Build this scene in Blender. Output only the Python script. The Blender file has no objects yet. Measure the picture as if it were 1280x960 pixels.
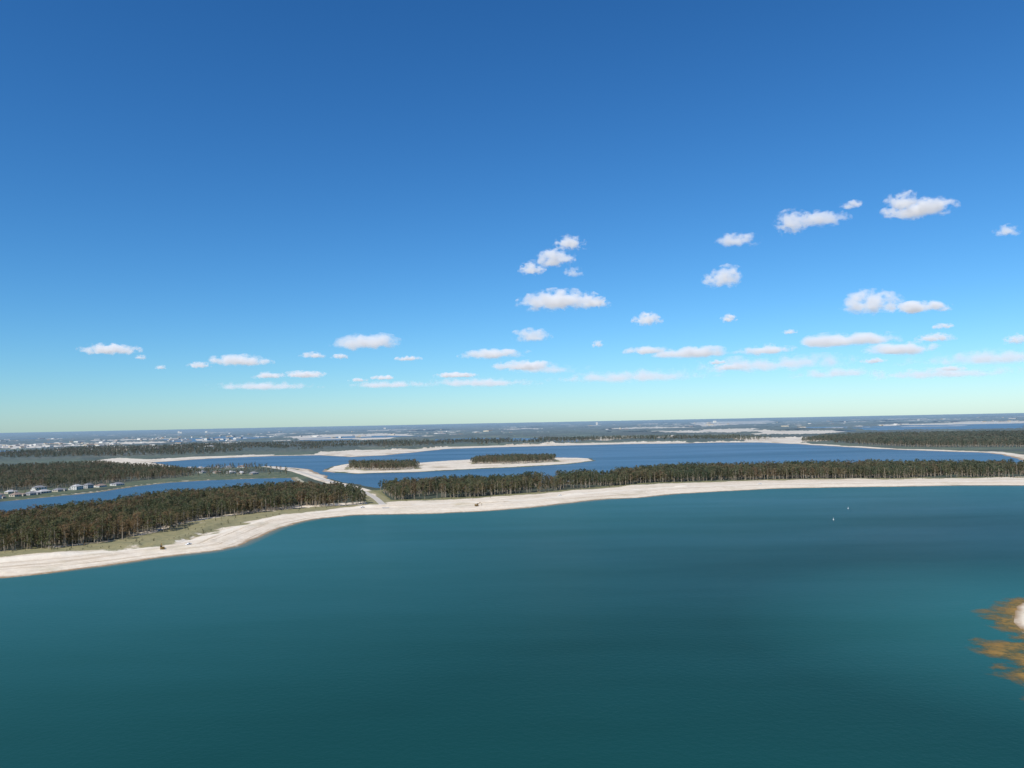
import bpy, bmesh, math, random
import numpy as np
from mathutils import Vector, Matrix
random.seed(7); rng=np.random.default_rng(7)
sc=bpy.context.scene; COL=sc.collection

# ---------------------------------------------------------------- ground layout, mostly image pixels projected onto a flat plane (metres, x east, y north)
def L(s): return np.array([[float(a) for a in q.split(',')] for q in s.split()],dtype=np.float64)
FRONT=L("-408,498 -355,534 -330,548 -299,575 -276,603 -245,625 -231,652 -231,701 -232,753 -226,799 -210,836 -181,860 -145,862 -92,860 -39,874 16,897 76,948 119,979 161,991 222,1033 281,1056 354,1077 446,1083 532,1076 617,1069 694,1051 920,1037 2600,1000 2600,-900 -1600,-900 -1100,380 -620,470")
CHANNEL=L("-900,900 -778,948 -740,1112 -710,1177 -677,1250 -671,1357 -645,1440 -588,1484 -502,1503 -428,1505 -371,1354 -324,1216 -380,1173 -443,1147 -485,1108 -503,1006 -513,929 -516,856 -546,821 -580,707 -900,600")
MID=L("-1085,2314 -1004,2534 -825,2633 -658,2621 -510,2437 -422,2514 -347,2744 -256,3020 -69,3100 191,3144 459,3189 711,3131 847,3153 979,3056 1040,2793 1048,2598 1080,2271 1146,2051 1193,1922 1114,1696 995,1481 878,1416 679,1431 531,1430 312,1450 162,1326 75,1260 -54,1228 -153,1206 -225,1222 -305,1355 -402,1589 -491,1807 -609,1945 -718,1913 -875,1999")
ISL=L("-417,1697 -325,1591 -203,1605 -73,1673 32,1727 126,1792 199,1912 203,2035 106,2122 -92,2111 -175,2056 -248,1964 -425,2028 -445,1889")
IF1=L("-371,1710 -273,1650 -210,1680 -230,1816 -310,1843 -385,1836")
IF2=L("-99,1838 -4,1804 103,1872 99,1991 -4,2032 -86,1981")
F1=L("-491,599 -422,634 -387,642 -371,660 -348,683 -337,735 -339,803 -314,859 -282,899 -234,932 -176,957 -207,1064 -259,1122 -314,1146 -400,1126 -459,1048 -492,926 -537,807 -602,734")
F2=L("-162,993 -45,1021 65,1091 139,1140 193,1184 320,1200 399,1212 496,1203 769,1165 995,1120 1111,1250 875,1323 660,1390 523,1410 308,1429 155,1300 73,1240 -52,1200 -146,1180 -201,1135")
F3=L("-929,1208 -847,1272 -797,1321 -755,1343 -731,1461 -670,1548 -686,1646 -804,1815 -1153,2129 -1368,2054 -1547,2009")
ST=L("-1294,2300 -1370,2519 -1371,2685 -1169,2493 -1097,2630 -848,2707 -803,2563 -979,2469 -887,2003 -944,1888 -1069,1993")
S2=L("-670,2565 -716,2853 -569,3016 -379,2999 -273,3221 -5,3269 347,3389 735,3236 688,3033 314,3066 -5,2967 -241,2842 -357,2426 -486,2320")
ROAD=L("-620,1930 -540,1800 -472,1686 -407,1543 -345,1402 -279,1265 -228,1153 -190,1050 -163,955 -150,905")
TRACK=L("-470,520 -389,585 -350,611 -307,640 -280,688 -273,770 -256,843 -206,895 -158,936 -81,949 17,969 129,1065 222,1105 330,1125 460,1130 620,1112 760,1095 1000,1075")
GRASS=L("-520,560 -377,618 -330,628 -297,660 -284,719 -277,801 -255,862 -215,905 -180,948 -240,935 -310,873 -331,815 -337,735 -356,671 -420,640")
BACKBEACH=L("-150,965 -45,992 65,1062 139,1112 193,1157 320,1174 399,1186 496,1178 769,1140 995,1095 995,1120 769,1165 496,1203 399,1212 320,1200 193,1184 139,1140 65,1091 -45,1021 -162,993")
F4=L("1104,2964 1384,3428 1734,3639 2284,3442 1604,2038 1420,2144 1199,2272 1153,2532")
W1=L("-519,4932 -221,5150 271,4448 460,3730 220,3615 -168,3900 -451,4276")
W2=L("-3428,7473 -2885,8132 -2009,6872 -2029,5719 -2442,5575")
W3=L("2314,6203 2968,6221 3998,6020 3198,4817 2358,4945")
S3=L("-2110,6969 -1979,8607 -1109,7552 -580,5792 -880,5247 -1221,4867")
S4=L("3786,16623 5671,21049 6730,20282 4746,13869 3159,10512 2139,8612")
S5=L("3357,7356 5331,8024 5297,6713 4264,6421 3096,5852")
S6=L("1300,4300 1700,5200 2100,5000 1900,4300 1500,3950")
IT=L("255,403 266,411 300,410 300,350 243,341 230,355 235,374")
SH=L("233,387 253,407 273,418 330,420 300,260 195,268 182,277 186,292 196,311 197,327 205,344 214,346 225,355 225,369")

def segd(px,py,a,b):
    dx,dy=b-a; l=dx*dx+dy*dy+1e-9
    t=np.clip(((px-a[0])*dx+(py-a[1])*dy)/l,0,1)
    ex=px-(a[0]+t*dx); ey=py-(a[1]+t*dy)
    return ex*ex+ey*ey
def sdp(px,py,P,margin=150.):
    """signed distance to polygon (negative inside), clamped to +margin far away"""
    out=np.full(px.shape,margin)
    x0,y0=P.min(0)-margin; x1,y1=P.max(0)+margin
    idx=np.nonzero((px>x0)&(px<x1)&(py>y0)&(py<y1))[0]
    if len(idx)==0: return out
    qx=px[idx];qy=py[idx]; d=np.full(qx.shape,1e18); ins=np.zeros(qx.shape,bool); n=len(P)
    for i in range(n):
        a=P[i];b=P[(i+1)%n]
        d=np.minimum(d,segd(qx,qy,a,b))
        if a[1]!=b[1]:
            c=((a[1]>qy)!=(b[1]>qy))&(qx<(b[0]-a[0])*(qy-a[1])/(b[1]-a[1])+a[0]); ins^=c
    d=np.sqrt(d); d[ins]*=-1; out[idx]=np.minimum(d,margin); return out
def dline(px,py,P,margin=80.):
    out=np.full(px.shape,margin); x0,y0=P.min(0)-margin; x1,y1=P.max(0)+margin
    idx=np.nonzero((px>x0)&(px<x1)&(py>y0)&(py<y1))[0]; d=np.full(idx.shape,1e18)
    for i in range(len(P)-1): d=np.minimum(d,segd(px[idx],py[idx],P[i],P[i+1]))
    out[idx]=np.minimum(np.sqrt(d),margin); return out
TAB=rng.random((256,256))
def vn(x,y,s,o=0):
    x=x/s+o*13.7;y=y/s+o*7.3; xi=np.floor(x).astype(int);yi=np.floor(y).astype(int);fx=x-xi;fy=y-yi
    fx=fx*fx*(3-2*fx);fy=fy*fy*(3-2*fy)
    a=TAB[xi&255,yi&255];b=TAB[(xi+1)&255,yi&255];c=TAB[xi&255,(yi+1)&255];d=TAB[(xi+1)&255,(yi+1)&255]
    return (a*(1-fx)+b*fx)*(1-fy)+(c*(1-fx)+d*fx)*fy
def fbm(x,y,s,o=0,n=3):
    v=0;w=0
    for i in range(n): v=v+vn(x,y,s/2**i,o+i)*0.5**i; w+=0.5**i
    return v/w
def ss(a,b,x): t=np.clip((x-a)/(b-a),0,1); return t*t*(3-2*t)

# ---------------------------------------------------------------- node helpers
class NT:
    def __init__(s,t): s.t=t; t.nodes.clear()
    def n(s,ty,**k):
        nd=s.t.nodes.new(ty)
        for a,b in k.items(): setattr(nd,a,b)
        return nd
    def l(s,a,b): s.t.links.new(a,b)
    def setin(s,nd,i,v):
        if v is None: return
        if hasattr(v,'is_linked') or hasattr(v,'links'): s.l(v,nd.inputs[i])
        else: nd.inputs[i].default_value=v
    def math(s,op,a,b=None,c=None,clamp=False):
        nd=s.n('ShaderNodeMath',operation=op); nd.use_clamp=clamp
        for i,v in enumerate((a,b,c)): s.setin(nd,i,v)
        return nd.outputs[0]
    def mix(s,f,a,b):
        nd=s.n('ShaderNodeMix',data_type='RGBA')
        s.setin(nd,0,f); s.setin(nd,6,a); s.setin(nd,7,b); return nd.outputs[2]
    def rng(s,v,a,b,c=0.,d=1.):
        nd=s.n('ShaderNodeMapRange'); s.setin(nd,0,v)
        for i,q in enumerate((a,b,c,d)): nd.inputs[i+1].default_value=q
        return nd.outputs[0]
    def noise(s,v,sc_,det=3,ro=.55,out=0):
        nd=s.n('ShaderNodeTexNoise'); s.setin(nd,'Vector',v); nd.inputs['Scale'].default_value=sc_; nd.inputs['Detail'].default_value=det; nd.inputs['Roughness'].default_value=ro
        return nd.outputs[out]
    def vm(s,op,a,b=None):
        nd=s.n('ShaderNodeVectorMath',operation=op); s.setin(nd,0,a); s.setin(nd,1,b); return nd
def mat(name):
    m=bpy.data.materials.new(name); m.use_nodes=True; return m,NT(m.node_tree)
def c4(r,g,b): return (r,g,b,1)
def simple(name,col,rough=.8,var=.15,scale=.5,metal=0):
    m,t=mat(name); g=t.n('ShaderNodeNewGeometry'); nz=t.noise(g.outputs['Position'],scale,2)
    a=tuple(c*(1-var) for c in col)+(1,); b=tuple(min(1,c*(1+var)) for c in col)+(1,)
    p=t.n('ShaderNodeBsdfPrincipled'); t.l(t.mix(nz,a,b),p.inputs['Base Color']); p.inputs['Roughness'].default_value=rough; p.inputs['Metallic'].default_value=metal
    o=t.n('ShaderNodeOutputMaterial'); t.l(p.outputs[0],o.inputs[0]); return m
def meshobj(name,V,F,mats,mi=None,parent=None,link=True,smooth=False):
    me=bpy.data.meshes.new(name); me.from_pydata([tuple(v) for v in V],[],F)
    for m in mats: me.materials.append(m)
    if mi is not None: me.polygons.foreach_set('material_index',mi)
    if smooth: me.polygons.foreach_set('use_smooth',[True]*len(me.polygons))
    me.update(); o=bpy.data.objects.new(name,me)
    if link: COL.objects.link(o)
    if parent: o.parent=parent
    return o

HAZE_PAINT=c4(.205,.305,.385)
def painted_haze(t,col,geo,dist=9500.,mx=.92):  # aerial haze painted into the base colour, growing with distance from the origin
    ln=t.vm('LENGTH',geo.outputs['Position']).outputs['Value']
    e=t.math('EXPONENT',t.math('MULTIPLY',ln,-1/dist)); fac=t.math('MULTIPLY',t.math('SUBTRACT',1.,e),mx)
    return t.mix(fac,col,HAZE_PAINT)

# ---------------------------------------------------------------- terrain
az=np.radians(np.linspace(-58,58,980)); rr=200*np.exp(np.arange(0,840)*0.00698)
nr,na=len(rr),len(az)
Rg,Ag=np.meshgrid(rr,az,indexing='ij'); px=(Rg*np.sin(Ag)).ravel(); py=(Rg*np.cos(Ag)).ravel(); pr=Rg.ravel()
wob=(fbm(px,py,60,1)-.5)*18+(fbm(px,py,14,4,2)-.5)*4
wobf=(fbm(px,py,260,2)-.5)*120
dfront=sdp(px,py,FRONT,400)
dW=dfront+wob*.7
for P in (CHANNEL,): dW=np.minimum(dW,sdp(px,py,P)+wob)
dmid=sdp(px,py,MID,200); dW=np.minimum(dW,dmid+wob*1.3+wobf*.12*ss(2200,3000,pr))
disl=sdp(px,py,ISL,150); dW=np.maximum(dW,-disl+wob*.9)
for P in (W1,W2,W3): dW=np.minimum(dW,sdp(px,py,P)+wobf*.6)
lake_n=fbm(px+900,py*1.0,900,9,4)
dW=np.where((pr>4300),np.minimum(dW,(.615-lake_n)*1500+0*px),dW)
ditl=-sdp(px,py,IT,60)+wob*.3
dW=np.maximum(dW,np.where(pr<600,ditl,-1e3))
droad=dline(px,py,ROAD); dW=np.maximum(dW,14-droad+wob*.2)
h=np.clip(dW*.09,-2.5,2.0)+np.where(dW>8,(fbm(px,py,25,5)-.45)*1.4*ss(8,30,dW)*ss(8,22,droad),0)
h=h+ss(56,64,dfront)*ss(80,68,dfront)*2.2*ss(.4,.6,fbm(px,py,60,8))*(px<250)
h=h+ss(26,30,dfront)*ss(38,32,dfront)*.9*ss(.45,.6,fbm(px,py,45,18))
sandm=np.zeros_like(px); gr=np.zeros_like(px); fo=np.zeros_like(px)
rim_front=ss(150,95,dfront+(fbm(px,py,50,11)-.5)*30)*(dfront>-30)*(dfront<399)
sandm=np.maximum(sandm,rim_front)
dch=sdp(px,py,CHANNEL); sandm=np.maximum(sandm,ss(10,4,dch)*.5)
sandm=np.maximum(sandm,ss(32,16,dmid+(fbm(px,py,90,12)-.5)*46)*(dmid>-40)*.98*(dmid<150)*(py>1480))
sandm=np.maximum(sandm,ss(6,-14,disl+(fbm(px,py,40,13)-.5)*12))
for P,w in ((ST,1),(S2,1),(S3,.95),(S4,1),(S5,1),(S6,.95)):
    big=60 if P is not ST and P is not S2 else 25
    sandm=np.maximum(sandm,w*ss(big*.6,-big*.6,sdp(px,py,P)+(fbm(px,py,big*5,14)-.5)*big*2.4))
sandm=np.maximum(sandm,ss(18,10,droad)); sandm=np.where((pr<600)&(ditl>-15),1,sandm)
gr=np.maximum(gr,ss(12,-10,sdp(px,py,GRASS)+(fbm(px,py,22,15)-.5)*30))
ffn=fbm(px,py,35,16)
for P,mg in ((F1,26),(F2,20),(IF1,14),(IF2,14)):
    d=sdp(px,py,P); gr=np.maximum(gr,.85*ss(mg,mg*.3,d+(ffn-.5)*34)*(d>-5)); fo=np.maximum(fo,ss(6,-6,d+(ffn-.5)*10))
for P in (F3,F4): fo=np.maximum(fo,ss(20,-20,sdp(px,py,P)+(ffn-.5)*40))
far=ss(2700,3300,pr)
fn=fbm(px,py,620,21,4); fo=np.maximum(fo,far*ss(.40,.47,fn)*(1-np.clip(sandm*1.5,0,1)))
fo=np.maximum(fo,ss(.5,.56,fbm(px,py,160,27,3))*(dfront>300)*(sandm<.3)*.9)
sn=fbm(px+3000,py,700,31,4); rt=ss(-.1,.35,px/py)*.05; sandm=np.maximum(sandm,far*.98*ss(.605,.65,sn+rt)); fo=fo*(1-ss(.5,.8,sandm))
can=ss(2600,3200,pr)*np.clip(fo,0,1)*ss(5,60,dW)
h=h+can*(9+6*(rng.random(px.shape)-.5)+10*(fbm(px,py,400,33)-.5))
h=h+ss(15000,50000,pr)*30*fbm(px,py,4000,35)
V=np.stack([px,py,h],1)
ii=(np.arange(nr-1)[:,None]*na+np.arange(na-1)[None,:]).ravel()
Q=np.stack([ii,ii+1,ii+na+1,ii+na],1)
hh=h[Q].max(1); Q=Q[hh>-1.2]
me=bpy.data.meshes.new('ground'); me.vertices.add(len(V)); me.vertices.foreach_set('co',V.ravel())
me.loops.add(Q.size); me.loops.foreach_set('vertex_index',Q[:,::-1].ravel().astype(np.int32))
me.polygons.add(len(Q)); me.polygons.foreach_set('loop_start',(np.arange(len(Q))*4).astype(np.int32)); me.polygons.foreach_set('loop_total',np.full(len(Q),4,np.int32))
me.update(calc_edges=True)
ca=me.attributes.new('cover','FLOAT_COLOR','POINT'); trk=dline(px,py,TRACK)
cc=np.stack([sandm,gr,fo,ss(7,3,trk)],1); ca.data.foreach_set('color',cc.ravel())
da=me.attributes.new('shore','FLOAT','POINT'); da.data.foreach_set('value',dW.astype(np.float32))
db=me.attributes.new('front','FLOAT','POINT'); db.data.foreach_set('value',dfront.astype(np.float32))
me.polygons.foreach_set('use_smooth',[True]*len(me.polygons))
ground=bpy.data.objects.new('ground',me); COL.objects.link(ground)
if me.polygons[0].normal.z<0: me.flip_normals()

m,t=mat('ground_cover'); g=t.n('ShaderNodeNewGeometry'); pos=g.outputs['Position']
at=t.n('ShaderNodeAttribute',attribute_name='cover'); sh=t.n('ShaderNodeAttribute',attribute_name='shore').outputs['Fac']; fr=t.n('ShaderNodeAttribute',attribute_name='front').outputs['Fac']
sep=t.n('ShaderNodeSeparateColor'); t.l(at.outputs['Color'],sep.inputs[0]); aS,aG,aF=sep.outputs[0],sep.outputs[1],sep.outputs[2]; aT=at.outputs['Alpha']
n1=t.noise(pos,.02,5,.6); n2=t.noise(pos,.12,4,.65); n3=t.noise(pos,.003,4); n4=t.noise(pos,.6,3,.6)
base=t.mix(t.rng(n1,.35,.65),c4(.065,.085,.03),c4(.14,.14,.055)); base=t.mix(t.rng(n2,.5,.7),base,c4(.045,.06,.022)); base=t.mix(t.rng(n3,.55,.7,0,.6),base,c4(.17,.15,.07))
forest=t.mix(t.rng(n2,.3,.7),c4(.03,.04,.018),c4(.07,.07,.03)); forest=t.mix(t.rng(n3,.45,.6,0,.6),forest,c4(.085,.066,.036))
grass=t.mix(t.rng(n2,.3,.7),c4(.15,.145,.045),c4(.30,.25,.10)); grass=t.mix(t.rng(n4,.5,.7,0,.5),grass,c4(.10,.11,.035))
cmb=t.n('ShaderNodeCombineXYZ'); t.l(t.math('MULTIPLY',fr,.16),cmb.inputs[0])
pl=t.vm('SCALE',pos); pl.inputs['Scale'].default_value=.006
st=t.noise(t.vm('ADD',cmb.outputs[0],pl.outputs[0]).outputs[0],1.6,5,.7)
sand=t.mix(t.rng(n2,.3,.7),c4(.84,.735,.585),c4(.72,.60,.45))
sand=t.mix(t.rng(st,.51,.63,0,.8),sand,c4(.47,.35,.22))
sand=t.mix(t.rng(n4,.55,.75,0,.3),sand,c4(.45,.35,.24))
sand=t.mix(t.rng(n1,.53,.7,0,.3),sand,c4(.30,.27,.13))
sand=t.mix(t.math('MULTIPLY',aT,t.rng(n4,.3,.6,.5,.9)),sand,c4(.84,.75,.61))
wet=t.math('MULTIPLY',t.rng(sh,5,1.5),t.rng(n2,.3,.5,.4,.9))
sand=t.mix(wet,sand,c4(.28,.17,.075))
col=t.mix(aF,base,forest)
sn_=t.math('ADD',aS,t.math('MULTIPLY',t.math('SUBTRACT',n2,.5),.9)); sfac=t.rng(sn_,.4,.6)
col=t.mix(sfac,col,sand)
gfac=t.rng(t.math('ADD',aG,t.math('MULTIPLY',t.math('SUBTRACT',n2,.5),1.1)),.4,.65,0,.9)
col=t.mix(gfac,col,grass)
col=painted_haze(t,col,g)
p=t.n('ShaderNodeBsdfPrincipled'); t.l(col,p.inputs['Base Color']); p.inputs['Roughness'].default_value=.95; p.inputs['Specular IOR Level'].default_value=.1
b=t.n('ShaderNodeBump'); b.inputs['Strength'].default_value=.7; b.inputs['Distance'].default_value=1.2; t.l(n2,b.inputs['Height']); t.l(b.outputs[0],p.inputs['Normal'])
o=t.n('ShaderNodeOutputMaterial'); t.l(p.outputs[0],o.inputs[0]); me.materials.append(m)

# causeway road: a packed pale strip with a low shoulder either side
def strip(P,w,z):
    V=[];F=[];n=len(P); pts=[]
    for i in range(n-1):
        for k in range(6): pts.append(P[i]+(P[i+1]-P[i])*k/6)
    pts.append(P[-1]); pts=np.array(pts)
    for _ in range(4): pts[1:-1]=(pts[:-2]+pts[1:-1]*2+pts[2:])/4
    tg=np.gradient(pts,axis=0); tg/=np.linalg.norm(tg,axis=1)[:,None]
    for q,d in zip(pts,tg):
        nx_,ny_=-d[1],d[0]
        for s_,zz in ((-w/2-.4,z-.25),(-w/2,z),(w/2,z),(w/2+.4,z-.25)): V.append((q[0]+nx_*s_,q[1]+ny_*s_,zz))
    for i in range(len(pts)-1):
        for k in range(3): a=i*4+k; F.append((a,a+1,a+5,a+4))
    return V,F
rv_,rf_=strip(ROAD,8,2.12); meshobj('road',rv_,rf_,[simple('packed_shell_road',(.50,.46,.40),.9,.2,.2)])

# ---------------------------------------------------------------- water
def water(name,deep,deep2,shal,k,use_attr):
    m,t=mat(name); g=t.n('ShaderNodeNewGeometry'); pos=g.outputs['Position']
    st=t.n('ShaderNodeMapping'); t.l(pos,st.inputs[0]); st.inputs['Scale'].default_value=(.0016,.0062,1); st.inputs['Rotation'].default_value=(0,0,.3)
    n=t.noise(st.outputs[0],1,5,.58)
    col=t.mix(t.rng(n,.35,.65),deep,deep2)
    if use_attr:
        a=t.n('ShaderNodeAttribute',attribute_name='shore').outputs['Fac']
        col=t.mix(t.rng(a,-390,-5,0,.42),col,shal); col=t.mix(t.rng(a,-8,0,0,.7),col,c4(.2,.18,.1))
    col=painted_haze(t,col,g,20000)
    d=t.n('ShaderNodeBsdfDiffuse'); t.l(col,d.inputs[0]); gl=t.n('ShaderNodeBsdfGlossy'); gl.inputs['Roughness'].default_value=.32
    b=t.n('ShaderNodeBump'); b.inputs['Strength'].default_value=.22; b.inputs['Distance'].default_value=.8
    w=t.noise(pos,.4,4,.7); t.l(w,b.inputs['Height']); t.l(b.outputs[0],gl.inputs['Normal'])
    fr=t.n('ShaderNodeFresnel'); fr.inputs[0].default_value=1.33; t.l(b.outputs[0],fr.inputs['Normal'])
    mx=t.n('ShaderNodeMixShader'); t.l(t.math('MULTIPLY',fr.outputs[0],t.rng(n,.32,.68,k*.72,k*1.25)),mx.inputs[0]); t.l(d.outputs[0],mx.inputs[1]); t.l(gl.outputs[0],mx.inputs[2])
    o=t.n('ShaderNodeOutputMaterial'); t.l(mx.outputs[0],o.inputs[0]); return m
mw_near=water('lake_teal',c4(.0045,.050,.046),c4(.006,.062,.058),c4(.03,.21,.205),.44,True)
mw_far=water('lake_blue',c4(.028,.10,.165),c4(.036,.12,.20),c4(.03,.15,.2),.48,False)
S=80000; meshobj('water',[(-S,-S,-.35),(S,-S,-.35),(S,S,-.35),(-S,S,-.35)],[(0,1,2,3)],[mw_far])
gx=np.arange(-1590,2590,9.);gy=np.arange(-890,1150,9.); GX,GY=np.meshgrid(gx,gy); wx,wy=GX.ravel(),GY.ravel()
sdw=np.maximum(sdp(wx,wy,FRONT,100),0*wx-400)
nx=len(gx); jj=(np.arange(len(gy)-1)[:,None]*nx+np.arange(nx-1)[None,:]).ravel(); WQ=np.stack([jj,jj+1,jj+nx+1,jj+nx],1); WQ=WQ[(sdw[WQ]<30).all(1)]
dit=sdp(wx,wy,IT,400); att=np.maximum(sdw,-dit*3)
wo=meshobj('lake',np.stack([wx,wy,0*wx],1).tolist(),WQ.tolist(),[mw_near]); wa=wo.data.attributes.new('shore','FLOAT','POINT'); wa.data.foreach_set('value',att.astype(np.float32))

# sandbar round the islet, just breaking the surface
step=2.; xs=np.arange(175,335,step); ys=np.arange(250,425,step); BX,BY=np.meshgrid(xs,ys); bx,by=BX.ravel(),BY.ravel()
d=sdp(bx,by,SH,60)+(fbm(bx,by,16,41)-.5)*16; n=len(xs); jj=(np.arange(len(ys)-1)[:,None]*n+np.arange(n-1)[None,:]).ravel(); BQ=np.stack([jj,jj+1,jj+n+1,jj+n],1)
hb=.06-np.clip(d,-4,6)*.012; BQ=BQ[(d[BQ]<5).all(1)]
ms,t=mat('wet_algae_sand'); g=t.n('ShaderNodeNewGeometry'); nz=t.noise(g.outputs['Position'],.09,6,.7); n5=t.noise(g.outputs['Position'],.5,4,.65)
ab=t.n('ShaderNodeAttribute',attribute_name='edge').outputs['Fac']
col=t.mix(t.rng(nz,.35,.62),c4(.36,.20,.05),c4(.13,.13,.05)); col=t.mix(t.rng(n5,.45,.65,0,.6),col,c4(.20,.12,.035))
p=t.n('ShaderNodeBsdfPrincipled'); t.l(col,p.inputs['Base Color']); p.inputs['Roughness'].default_value=.8; p.inputs['Specular IOR Level'].default_value=.2; o=t.n('ShaderNodeOutputMaterial')
tr=t.n('ShaderNodeBsdfTransparent'); mx=t.n('ShaderNodeMixShader'); tf=t.math('ADD',t.rng(nz,.46,.70,.05,.95),t.rng(ab,-6,3,0,.8),clamp=True); t.l(tf,mx.inputs[0]); t.l(p.outputs[0],mx.inputs[1]); t.l(tr.outputs[0],mx.inputs[2]); t.l(mx.outputs[0],o.inputs[0])
so_=meshobj('sandbar',np.stack([bx,by,hb],1).tolist(),BQ.tolist(),[ms],smooth=True); ea=so_.data.attributes.new('edge','FLOAT','POINT'); ea.data.foreach_set('value',d.astype(np.float32))

# ---------------------------------------------------------------- trees
mbark=simple('bark',(.34,.28,.21),.9,.3,1.)
ml,t=mat('foliage'); oi=t.n('ShaderNodeObjectInfo'); g=t.n('ShaderNodeNewGeometry')
cr=t.n('ShaderNodeValToRGB'); cr.color_ramp.elements[0].color=c4(.065,.085,.028); cr.color_ramp.elements[1].color=c4(.27,.155,.065)
for ps,c in ((.3,c4(.105,.115,.036)),(.6,c4(.16,.145,.048)),(.82,c4(.215,.155,.06))): e=cr.color_ramp.elements.new(ps); e.color=c
pn=t.noise(g.outputs['Position'],.012,3); lf=t.n('ShaderNodeSeparateXYZ'); t.l(g.outputs['Position'],lf.inputs[0]); west=t.rng(lf.outputs[0],0,-350,0,.12)
f=t.math('ADD',t.math('ADD',t.math('MULTIPLY',oi.outputs['Random'],.7),t.rng(pn,.35,.65,-.1,.45)),west,clamp=True)
t.l(f,cr.inputs[0]); nn=t.noise(g.outputs['Position'],1.2,1); col=t.mix(t.math('MULTIPLY',nn,.6),cr.outputs[0],c4(.06,.07,.024)); col=painted_haze(t,col,g)
d=t.n('ShaderNodeBsdfDiffuse'); t.l(col,d.inputs[0]); tl=t.n('ShaderNodeBsdfTranslucent'); t.l(col,tl.inputs[0]); mx=t.n('ShaderNodeMixShader'); mx.inputs[0].default_value=.3
t.l(d.outputs[0],mx.inputs[1]); t.l(tl.outputs[0],mx.inputs[2]); o=t.n('ShaderNodeOutputMaterial'); t.l(mx.outputs[0],o.inputs[0])
def tube(V,F,M,p0,p1,r0,r1,k=5):
    d=(p1-p0).normalized(); a=d.orthogonal().normalized(); b=d.cross(a); s=len(V)
    for pp,r in ((p0,r0),(p1,r1)):
        for i in range(k): an=2*math.pi*i/k; V.append(pp+a*math.cos(an)*r+b*math.sin(an)*r)
    for i in range(k): F.append((s+i,s+(i+1)%k,s+k+(i+1)%k,s+k+i)); M.append(0)
def tree(name,kind,seed):
    R=random.Random(seed); V=[];F=[];M=[]; H=14*R.uniform(.9,1.1); lean=Vector((R.uniform(-.5,.5),R.uniform(-.5,.5),0))
    pts=[Vector((0,0,-.5)),Vector((lean.x*.3,lean.y*.3,H*.35)),Vector((lean.x*.8,lean.y*.8,H*.7)),Vector((lean.x,lean.y,H*.97))]; rad=[.28,.2,.13,.04]
    for i in range(3): tube(V,F,M,pts[i],pts[i+1],rad[i],rad[i+1],6)
    lo=.46 if kind=='pine' else .3
    cl=[]; n=16 if kind=='pine' else 21
    for i in range(n):
        q=lo+(1-lo)*(i+R.random())/n; z=H*q
        w=(1.9*math.sin(math.pi*min(1,(q-lo)/(1-lo)*.8+.2))+.5) if kind=='pine' else 1.9*(1-(q-lo)/(1-lo))**.7+.35
        w*=R.uniform(.6,1.25); an=R.uniform(0,6.283); c=Vector((lean.x*q+math.cos(an)*w,lean.y*q+math.sin(an)*w,z+R.uniform(-.2,.5)))
        tube(V,F,M,Vector((lean.x*q,lean.y*q,z-.6)),c,.05,.02,3); cl.append((c,R.uniform(.7,1.15)))
    for _ in range(3): z=H*R.uniform(.2,.5);an=R.uniform(0,6.283); tube(V,F,M,Vector((lean.x*.3,lean.y*.3,z)),Vector((math.cos(an)*1.2,math.sin(an)*1.2,z+.7)),.05,.02,3)
    for c,s in cl:
        for _ in range(15):
            dv=Vector((R.gauss(0,1),R.gauss(0,1),R.gauss(0,.6)))*s*.55; q=c+dv; a=Vector((R.gauss(0,1),R.gauss(0,1),R.gauss(0,1))).normalized(); b=a.orthogonal().normalized(); sz=R.uniform(.22,.5)
            k=len(V); V+= [q-a*sz,q+b*sz*.7,q+a*sz,q-b*sz*.7]; F.append((k,k+1,k+2,k+3)); M.append(1)
    return meshobj(name,V,F,[mbark,ml],M,link=False)
tc=bpy.data.collections.new('tree_kinds')
for i in range(6):
    k='pine' if i%2==0 else 'cypress'; tc.objects.link(tree(k+'_tree_kind',k,50+i))
ng=bpy.data.node_groups.new('forest_scatter','GeometryNodeTree')
ng.interface.new_socket('Geometry',in_out='INPUT',socket_type='NodeSocketGeometry'); ng.interface.new_socket('Geometry',in_out='OUTPUT',socket_type='NodeSocketGeometry')
gi=ng.nodes.new('NodeGroupInput');go=ng.nodes.new('NodeGroupOutput'); ip=ng.nodes.new('GeometryNodeInstanceOnPoints'); ci=ng.nodes.new('GeometryNodeCollectionInfo'); ci.inputs['Collection'].default_value=tc; ci.inputs['Separate Children'].default_value=True; ci.inputs['Reset Children'].default_value=True
na_=ng.nodes.new('GeometryNodeInputNamedAttribute'); na_.data_type='FLOAT_VECTOR'; na_.inputs[0].default_value='tsc'
rv=ng.nodes.new('FunctionNodeRandomValue'); rv.data_type='FLOAT_VECTOR'; rv.inputs[0].default_value=(-.04,-.04,0); rv.inputs[1].default_value=(.04,.04,6.283)
lk=ng.links.new; lk(gi.outputs[0],ip.inputs['Points']); lk(ci.outputs[0],ip.inputs['Instance']); ip.inputs['Pick Instance'].default_value=True
lk(na_.outputs[0],ip.inputs['Scale']); lk(rv.outputs[0],ip.inputs['Rotation']); lk(ip.outputs[0],go.inputs[0])
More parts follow.
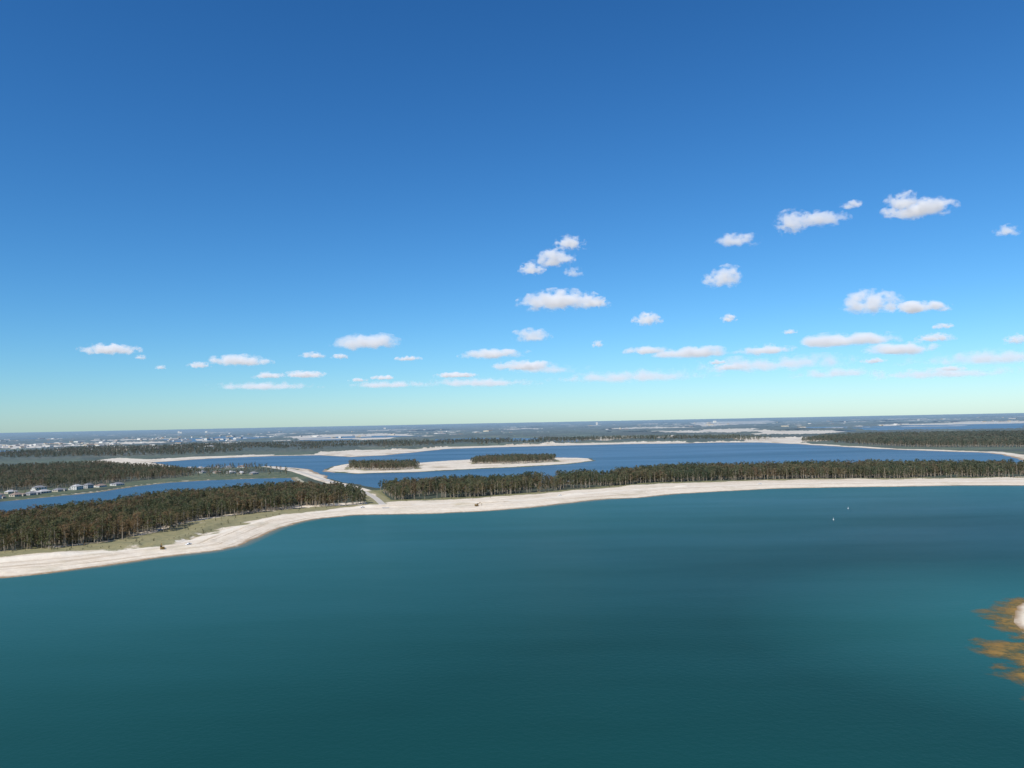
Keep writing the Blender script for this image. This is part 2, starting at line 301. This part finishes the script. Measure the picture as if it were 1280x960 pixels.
def forest(name,polys,sp,smin,smax,dens=.9,edge=6,gap=.36,gs=45):
    X=[];Y=[]
    for P in polys:
        x0,y0=P.min(0);x1,y1=P.max(0); xs=np.arange(x0,x1,sp);ys=np.arange(y0,y1,sp); A,B=np.meshgrid(xs,ys); A=A.ravel()+rng.uniform(-.5,.5,A.size)*sp*1.3;B=B.ravel()+rng.uniform(-.5,.5,B.size)*sp*1.3
        d=sdp(A,B,P,50)+(fbm(A,B,30,16)-.5)*edge*3; k=(d<0)&(rng.random(A.size)<dens)&(fbm(A,B,gs,51)>gap)&(dline(A,B,ROAD)>20)
        X.append(A[k]);Y.append(B[k])
    X=np.concatenate(X);Y=np.concatenate(Y)
    big=fbm(X,Y,60,52); s=smin+(smax-smin)*(.55*big+.45*rng.random(X.size)); s=s*np.where(rng.random(X.size)<.12,.55,1)
    me=bpy.data.meshes.new(name); me.vertices.add(len(X)); me.vertices.foreach_set('co',np.stack([X,Y,0*X+1.6],1).ravel())
    a=me.attributes.new('tsc','FLOAT_VECTOR','POINT'); wv=s*rng.uniform(.9,1.35,X.size); a.data.foreach_set('vector',np.stack([wv,wv,s],1).ravel()); me.update()
    o=bpy.data.objects.new(name,me); COL.objects.link(o); md=o.modifiers.new('scatter','NODES'); md.node_group=ng; return o,len(X)
forest('forest',[F1],5.0,.8,1.4,edge=8)
forest('forest',[F2],5.4,.8,1.45,edge=8)
forest('island_forest',[IF1,IF2],6,.8,1.25)
forest('forest',[F3],8.5,.75,1.25,gap=.3)
forest('forest',[F4],11,1.0,1.5,gap=.3)
forest('scrub',[GRASS,BACKBEACH],8,.12,.32,dens=.5,gap=.45,gs=25)
SC1=L("-790,1530 -450,1530 -520,1800 -620,1960 -760,1900"); SC2=L("-1600,1200 -950,1190 -1500,2000 -2200,1900"); SC3=L("1200,1700 1150,1450 1700,1150 2400,1400 2300,2300 1500,2050"); SC4=L("-840,1000 -790,1000 -760,1180 -700,1380 -760,1330 -860,1200")
forest('scattered_trees',[SC1],13,.5,.9,dens=.6); forest('scattered_trees',[SC2],16,.7,1.2,dens=.7,gap=.48,gs=150); forest('scattered_trees',[SC3],18,.7,1.2,dens=.6,gap=.5,gs=150); forest('scattered_trees',[SC4],15,.4,.75,dens=.45)
NS=L("-2200,2600 -1400,2720 -1000,2800 -750,3050 -350,3300 0,3420 350,3480 780,3300 1080,3100 1100,3900 -2200,4300")
forest('forest',[NS],19,1.0,1.6,gap=.42,gs=170)

# ---------------------------------------------------------------- houses
mwall=[simple('wall_white',(.60,.59,.55)),simple('wall_cream',(.50,.45,.36)),simple('wall_grey',(.4,.4,.39))]
mroof=[simple('roof_light',(.44,.43,.42)),simple('roof_tile',(.28,.21,.17)),simple('roof_grey',(.22,.22,.23))]
mgl=simple('window_glass',(.04,.05,.06),.15); mdoor=simple('door_paint',(.3,.2,.14))
def boxm(V,F,x0,x1,y0,y1,z0,z1):
    s=len(V); V+=[Vector(q) for q in ((x0,y0,z0),(x1,y0,z0),(x1,y1,z0),(x0,y1,z0),(x0,y0,z1),(x1,y0,z1),(x1,y1,z1),(x0,y1,z1))]
    F+=[(s,s+3,s+2,s+1),(s+4,s+5,s+6,s+7),(s,s+1,s+5,s+4),(s+1,s+2,s+6,s+5),(s+2,s+3,s+7,s+6),(s+3,s,s+4,s+7)]
def hip(V,F,x0,x1,y0,y1,z,zr,ov=.6):
    x0-=ov;x1+=ov;y0-=ov;y1+=ov; s=len(V); r=(y1-y0)/2; V+=[Vector(q) for q in ((x0,y0,z),(x1,y0,z),(x1,y1,z),(x0,y1,z),(x0+r,(y0+y1)/2,zr),(max(x1-r,x0+r+.1),(y0+y1)/2,zr))]
    F+=[(s,s+1,s+5,s+4),(s+1,s+2,s+5),(s+2,s+3,s+4,s+5),(s+3,s,s+4),(s+3,s+2,s+1,s)]
def house_parts(st):
    wv,wf=[],[]; hh=3.1*st; boxm(wv,wf,-9,9,-6,6,0,hh); boxm(wv,wf,3,9,-9.5,-6.003,0,3)
    rv_,rf=[],[]; hip(rv_,rf,-9,9,-6,6,hh+.01,hh+3); hip(rv_,rf,3,9,-9.8,-5,3.01,4.6,.4)
    gv,gf=[],[]
    for k in range(st):
        for x in (-7,-3.6,5.5) if k else (-7,-3.6): boxm(gv,gf,x-.8,x+.8,-6.06,-6.01,1+3.1*k,2.4+3.1*k)
        for x in (-6.5,-2,2.5,6.5): boxm(gv,gf,x-1,x+1,6.01,6.06,.9+3.1*k,2.5+3.1*k)
        for y in (-2,2.5): boxm(gv,gf,9.01,9.06,y-.8,y+.8,1+3.1*k,2.4+3.1*k); boxm(gv,gf,-9.06,-9.01,y-.8,y+.8,1+3.1*k,2.4+3.1*k)
    dv,df=[],[]; boxm(dv,df,-.5,.7,-6.06,-6.01,.05,2.2); boxm(dv,df,4,8,-9.57,-9.51,.05,2.3)
    return (wv,wf),(rv_,rf),(gv,gf),(dv,df)
cache={}
def house(x,y,rot,st,wi,ri):
    e=bpy.data.objects.new('house',None); COL.objects.link(e); e.location=(x,y,1.9); e.rotation_euler=(0,0,rot); s=random.uniform(.75,1.0); e.scale=(s,s,.95)
    key=(st,wi,ri)
    if key not in cache:
        pr_=house_parts(st); ms_=[]
        for (v,f),mm,nm in zip(pr_,(mwall[wi],mroof[ri],mgl,mdoor),('walls','roof','windows','doors')):
            me=bpy.data.meshes.new(nm); me.from_pydata([tuple(q) for q in v],[],f); me.materials.append(mm); ms_.append((nm,me))
        cache[key]=ms_
    for nm,me in cache[key]: o=bpy.data.objects.new(nm,me); COL.objects.link(o); o.parent=e
def row(p0,p1,n,sts=(1,1,2)):
    p0=Vector(p0);p1=Vector(p1);d=p1-p0;a=math.atan2(d.y,d.x)
    for i in range(n):
        q=p0+d*((i+.5)/n)+Vector((random.uniform(-6,6),random.uniform(-6,6))); house(q.x,q.y,a+random.uniform(-.15,.15)+(math.pi if random.random()<.5 else 0),random.choice(sts),random.choice((0,0,1,2)),random.choice((0,1,2,2)))
row((-800,1010),(-770,1110),4); row((-768,1130),(-700,1375),9); row((-825,1180),(-775,1290),3)
row((-800,1850),(-640,1880),5,(1,)); row((-700,1700),(-520,1600),5,(1,))
V=[];F=[];MI=[]
def prism(x,y,w,l,hh,rh,a,mi):
    ca_,sa=math.cos(a),math.sin(a); s=len(V)
    for (u,v,z) in ((-w,-l,0),(w,-l,0),(w,l,0),(-w,l,0),(-w,-l,hh),(w,-l,hh),(w,l,hh),(-w,l,hh),(0,-l,hh+rh),(0,l,hh+rh)): V.append(Vector((x+u*ca_-v*sa,y+u*sa+v*ca_,z+1.5)))
    F.extend([(s,s+1,s+5,s+8,s+4),(s+2,s+3,s+7,s+9,s+6),(s+3,s,s+4,s+7),(s+1,s+2,s+6,s+5),(s+4,s+8,s+9,s+7),(s+8,s+5,s+6,s+9)]); MI.extend([mi]*4+[3+mi]*2)
def town(n,x0,x1,y0,y1,b=1.):
    for _ in range(n):
        y=math.exp(random.uniform(math.log(y0),math.log(y1))); x=y*random.uniform(x0,x1)
        if vn(np.array([x]),np.array([y]),500,61)[0]<.4: continue
        k=random.choice((1,1,1,2,3))*b; prism(x,y,random.uniform(6,10)*k,random.uniform(8,16)*k,random.choice((4,6,7,9,12)),random.choice((.3,3,3)),random.uniform(0,3.14),random.randrange(3))
town(650,-.72,-.36,3300,9500,.9); town(170,-.4,0,6000,14000,1.2); town(190,.1,.75,6500,16000,1.2)
for x,y,w,hh in ((-6300,14500,16,35),(-5900,14800,20,28),(-6000,13900,18,25),(1640,15000,14,50),(4200,16000,25,30),(-2500,15000,18,25)): prism(x,y,w,w,hh+12,.5,.3,0)
town_o=meshobj('distant_town',V,F,mwall+mroof,MI)

# ---------------------------------------------------------------- machines on the beach and buoys on the lake
myel=simple('machine_ochre',(.22,.13,.03),.6); mdk=simple('dark_steel',(.04,.04,.045),.6); mwh=simple('white_paint',(.7,.7,.7),.4)
def part(nm,par,boxes,m_):
    v,f=[],[]
    for b_ in boxes: boxm(v,f,*b_)
    o=meshobj(nm,v,f,[m_],parent=par); bv=o.modifiers.new('bevel','BEVEL'); bv.width=.06; bv.segments=2; return o
def wheels(par,pts,r,w):
    v,f,mm=[],[],[]
    for x,y in pts:
        s=len(v); tube(v,f,mm,Vector((x,y-w/2,r)),Vector((x,y+w/2,r)),r,r,16); f.append(tuple(range(s+15,s-1,-1))); f.append(tuple(range(s+16,s+32)))
    meshobj('wheels',v,f,[mdk],parent=par)
def excavator(x,y,a):
    e=bpy.data.objects.new('excavator',None); COL.objects.link(e); e.location=(x,y,1.9); e.rotation_euler=(0,0,a)
    part('tracks',e,[(-2.2,2.2,-1.7,-1.1,0,.9),(-2.2,2.2,1.1,1.7,0,.9),(-1.2,1.2,-1.095,1.095,.3,.7)],mdk); part('body',e,[(-2.4,1.2,-1.4,1.4,1.0,2.2),(-2.5,-1.2,-1.3,1.3,2.21,2.6)],myel); part('cab',e,[(.2,1.7,.3,1.35,2.21,3.3)],mdk)
    v,f,mm=[],[],[]; tube(v,f,mm,Vector((1.2,-.2,1.9)),Vector((3.8,-.2,4.6)),.35,.3,4); tube(v,f,mm,Vector((3.8,-.2,4.6)),Vector((6.2,-.2,3.0)),.3,.22,4); tube(v,f,mm,Vector((6.2,-.2,3.0)),Vector((6.0,-.2,1.1)),.25,.2,4); meshobj('boom',v,f,[myel],parent=e)
    part('bucket',e,[(5.3,6.5,-.8,.4,.5,1.3)],mdk)
def pickup(x,y,a):
    e=bpy.data.objects.new('pickup_truck',None); COL.objects.link(e); e.location=(x,y,2.0); e.rotation_euler=(0,0,a)
    part('body',e,[(-2.7,2.7,-.95,.95,.45,1.1)],mwh); part('cab',e,[(-.6,1.1,-.85,.85,1.11,1.8)],mwh); part('windows',e,[(1.105,1.13,-.75,.75,1.2,1.7),(-.4,.9,-.88,-.855,1.2,1.65),(-.4,.9,.855,.88,1.2,1.65)],mgl); wheels(e,[(sx,sy) for sx in (1.8,-1.8) for sy in (-.85,.85)],.4,.28)
excavator(-44,908,.4); excavator(-287,630,2.2); pickup(60,1015,.5); pickup(-275,652,1.2); pickup(360,1130,.1); pickup(-180,915,.7); pickup(-330,1375,2.)
def buoy(x,y):
    e=bpy.data.objects.new('buoy',None); COL.objects.link(e); e.location=(x,y,0)
    v,f,mm=[],[],[]; tube(v,f,mm,Vector((0,0,-.3)),Vector((0,0,.35)),.5,.6,16); tube(v,f,mm,Vector((0,0,.35)),Vector((0,0,.6)),.6,.22,16); tube(v,f,mm,Vector((0,0,.6)),Vector((0,0,1.9)),.22,.1,12); tube(v,f,mm,Vector((0,0,1.9)),Vector((0,0,2.2)),.18,.05,12); meshobj('float_and_mast',v,f,[mwh],parent=e)
buoy(306,743); buoy(358,830)

# ---------------------------------------------------------------- clouds (x, y, width, height), base layer about 1.1 km up
CL="2099,3890,304,80 1974,3800,150,80 1530,4081,180,110 1659,4032,252,60 1743,3847,110,32 1344,4480,243,65 2905,4440,130,60 359,4480,168,80 293,4941,247,103 154,5277,165,85 456,5478,137,65 1648,5860,281,146 429,6857,643,150 745,6810,255,90 1468,8195,290,125 2320,8129,152,85 3472,7358,506,200 4160,7754,485,105 -1892,9980,832,180 252,9692,464,150 1206,10723,179,89 -5345,10182,700,120 -4407,12444,907,160 -5345,13090,341,100 -5043,15874,579,120 -4226,15604,813,120 -3017,11586,362,78 -2687,12000,250,80 -247,11859,988,120 225,14400,1050,160 -1246,17085,890,105 2125,12000,625,115 3019,12600,1181,150 4048,12145,759,142 4583,16000,600,140 4742,10839,1242,170 6287,12444,1037,165 5942,10723,447,110 7408,11200,350,135 10500,18327,573,110 -6079,13263,166,69 -5425,11200,140,70 -2847,17085,534,85 -1706,12600,394,66 3500,9600,160,55 5200,9200,210,60 3900,14500,300,80 7000,14800,420,90 -3600,18000,420,80"
THIN=" 5200,15500,3200,260 9500,15000,3000,260 3000,19000,3600,260 11500,20500,3500,260 -900,20500,3000,200 -6500,20000,2600,180 700,15800,1700,200 8300,19500,2200,240 -3300,20500,2200,180"
rc=random.Random(3)
def cloud(i,x,y,w,hh,thin=1.,veil=False):
    bm=bmesh.new(); bmesh.ops.create_icosphere(bm,subdivisions=3,radius=1); me=bpy.data.meshes.new('cloud'); bm.to_mesh(me); bm.free()
    o=bpy.data.objects.new('cloud',me); COL.objects.link(o); sx,sy,sz=w*.64,w*.45,hh*.88; o.location=(x,y,1150+rc.uniform(-20,20)); o.scale=(sx,sy,sz); o.rotation_euler=(0,0,math.atan2(-x,y)+rc.uniform(-.3,.3))
    m=bpy.data.materials.new('glowing_cloud_vapour'); m.use_nodes=True; t=NT(m.node_tree); tc_=t.n('ShaderNodeTexCoord'); ob=tc_.outputs['Object']
    sp=t.n('ShaderNodeSeparateXYZ'); t.l(ob,sp.inputs[0]); z=sp.outputs[2]; zz=t.math('MAXIMUM',z,t.math('MULTIPLY',z,-2.0)); cb=t.n('ShaderNodeCombineXYZ'); t.l(sp.outputs[0],cb.inputs[0]); t.l(sp.outputs[1],cb.inputs[1]); t.l(zz,cb.inputs[2])
    ln=t.vm('LENGTH',cb.outputs[0]).outputs['Value']
    mp=t.n('ShaderNodeMapping'); t.l(ob,mp.inputs[0]); fs=max(42,rc.uniform(.16,.27)*w) if not veil else 330; mp.inputs['Scale'].default_value=(sx/fs,sy/fs,sz/fs*1.3); mp.inputs['Location'].default_value=(i*7.3,i*3.1,i*1.7)
    nz=t.noise(mp.outputs[0],1,5,.6)
    nk=2.6 if veil else 2.4
    v=t.math('ADD',t.math('MULTIPLY',t.math('SUBTRACT',nz,.5),nk),t.math('MULTIPLY',t.math('SUBTRACT',1.,ln),.85)); v=t.math('MULTIPLY',t.math('SUBTRACT',v,.22 if not veil else .35),1.15,clamp=True)
    D=6.5/hh*thin; dn=t.math('MULTIPLY',v,D)
    s_=t.n('ShaderNodeVolumeScatter'); s_.inputs['Color'].default_value=(1,1,1,1); t.l(dn,s_.inputs['Density']); em=t.n('ShaderNodeEmission'); em.inputs[0].default_value=(.9,.93,1,1); t.l(t.math('MULTIPLY',dn,.36),em.inputs[1])  # added glow stands in for sunlight scattered repeatedly inside the cloud
    ad=t.n('ShaderNodeAddShader'); t.l(s_.outputs[0],ad.inputs[0]); t.l(em.outputs[0],ad.inputs[1]); oo=t.n('ShaderNodeOutputMaterial'); t.l(ad.outputs[0],oo.inputs['Volume']); me.materials.append(m)
for i,q in enumerate(CL.split()):
    a=[float(k) for k in q.split(',')]; cloud(i,*a,thin=(.4 if i in (3,4,5,6,10,28,32,39) else .85 if a[1]<9000 else .5))
for i,q in enumerate(THIN.split()):
    a=[float(k) for k in q.split(',')]; cloud(i+60,*a,thin=.16,veil=True)

# ---------------------------------------------------------------- light, sky, camera
el=math.radians(45); sa=math.radians(215)
w=bpy.data.worlds.new("World"); sc.world=w; w.use_nodes=True; t=NT(w.node_tree)
sky=t.n('ShaderNodeTexSky'); sky.sky_type='NISHITA'; sky.sun_disc=False; sky.sun_elevation=el; sky.sun_rotation=sa; sky.altitude=100; sky.air_density=1; sky.dust_density=.2; sky.ozone_density=4
k=.12; sp=t.n('ShaderNodeSeparateColor'); t.l(sky.outputs[0],sp.inputs[0]); cb=t.n('ShaderNodeCombineColor')
for i,(ex,s_) in enumerate(((1.5,.68),(1.2,.90),(1.08,1.09))):
    v=t.math('MULTIPLY',sp.outputs[i],k); v=t.math('POWER',v,ex); v=t.math('MULTIPLY',v,s_/k); t.l(t.math('MINIMUM',v,1.6/k),cb.inputs[i])
bg=t.n('ShaderNodeBackground'); t.l(cb.outputs[0],bg.inputs[0]); bg.inputs[1].default_value=k; o=t.n('ShaderNodeOutputWorld'); t.l(bg.outputs[0],o.inputs[0])
s=bpy.data.lights.new('sun','SUN'); so=bpy.data.objects.new('sun',s); COL.objects.link(so); s.energy=4.8; s.angle=math.radians(.5); s.color=(1,.94,.84)
so.rotation_euler=Vector((math.sin(sa)*math.cos(el),math.cos(sa)*math.cos(el),math.sin(el))).to_track_quat('Z','Y').to_euler(); so.location=(0,0,300)
f=960.; p=math.atan(47.5/f); r=math.radians(1.12); Fv=Vector((0,math.cos(p),math.sin(p))); U0=Vector((0,-math.sin(p),math.cos(p))); X=Vector((1,0,0)); Rv=math.cos(r)*X-math.sin(r)*U0; Uv=math.sin(r)*X+math.cos(r)*U0
cam=bpy.data.cameras.new("camera"); co=bpy.data.objects.new("camera",cam); COL.objects.link(co); cam.sensor_width=36; cam.lens=27; cam.clip_end=300000; cam.clip_start=1
co.matrix_world=Matrix(((Rv.x,Uv.x,-Fv.x,0),(Rv.y,Uv.y,-Fv.y,0),(Rv.z,Uv.z,-Fv.z,100),(0,0,0,1))); sc.camera=co
sc.view_settings.view_transform='Standard'; sc.view_settings.look='None'; sc.view_settings.exposure=0
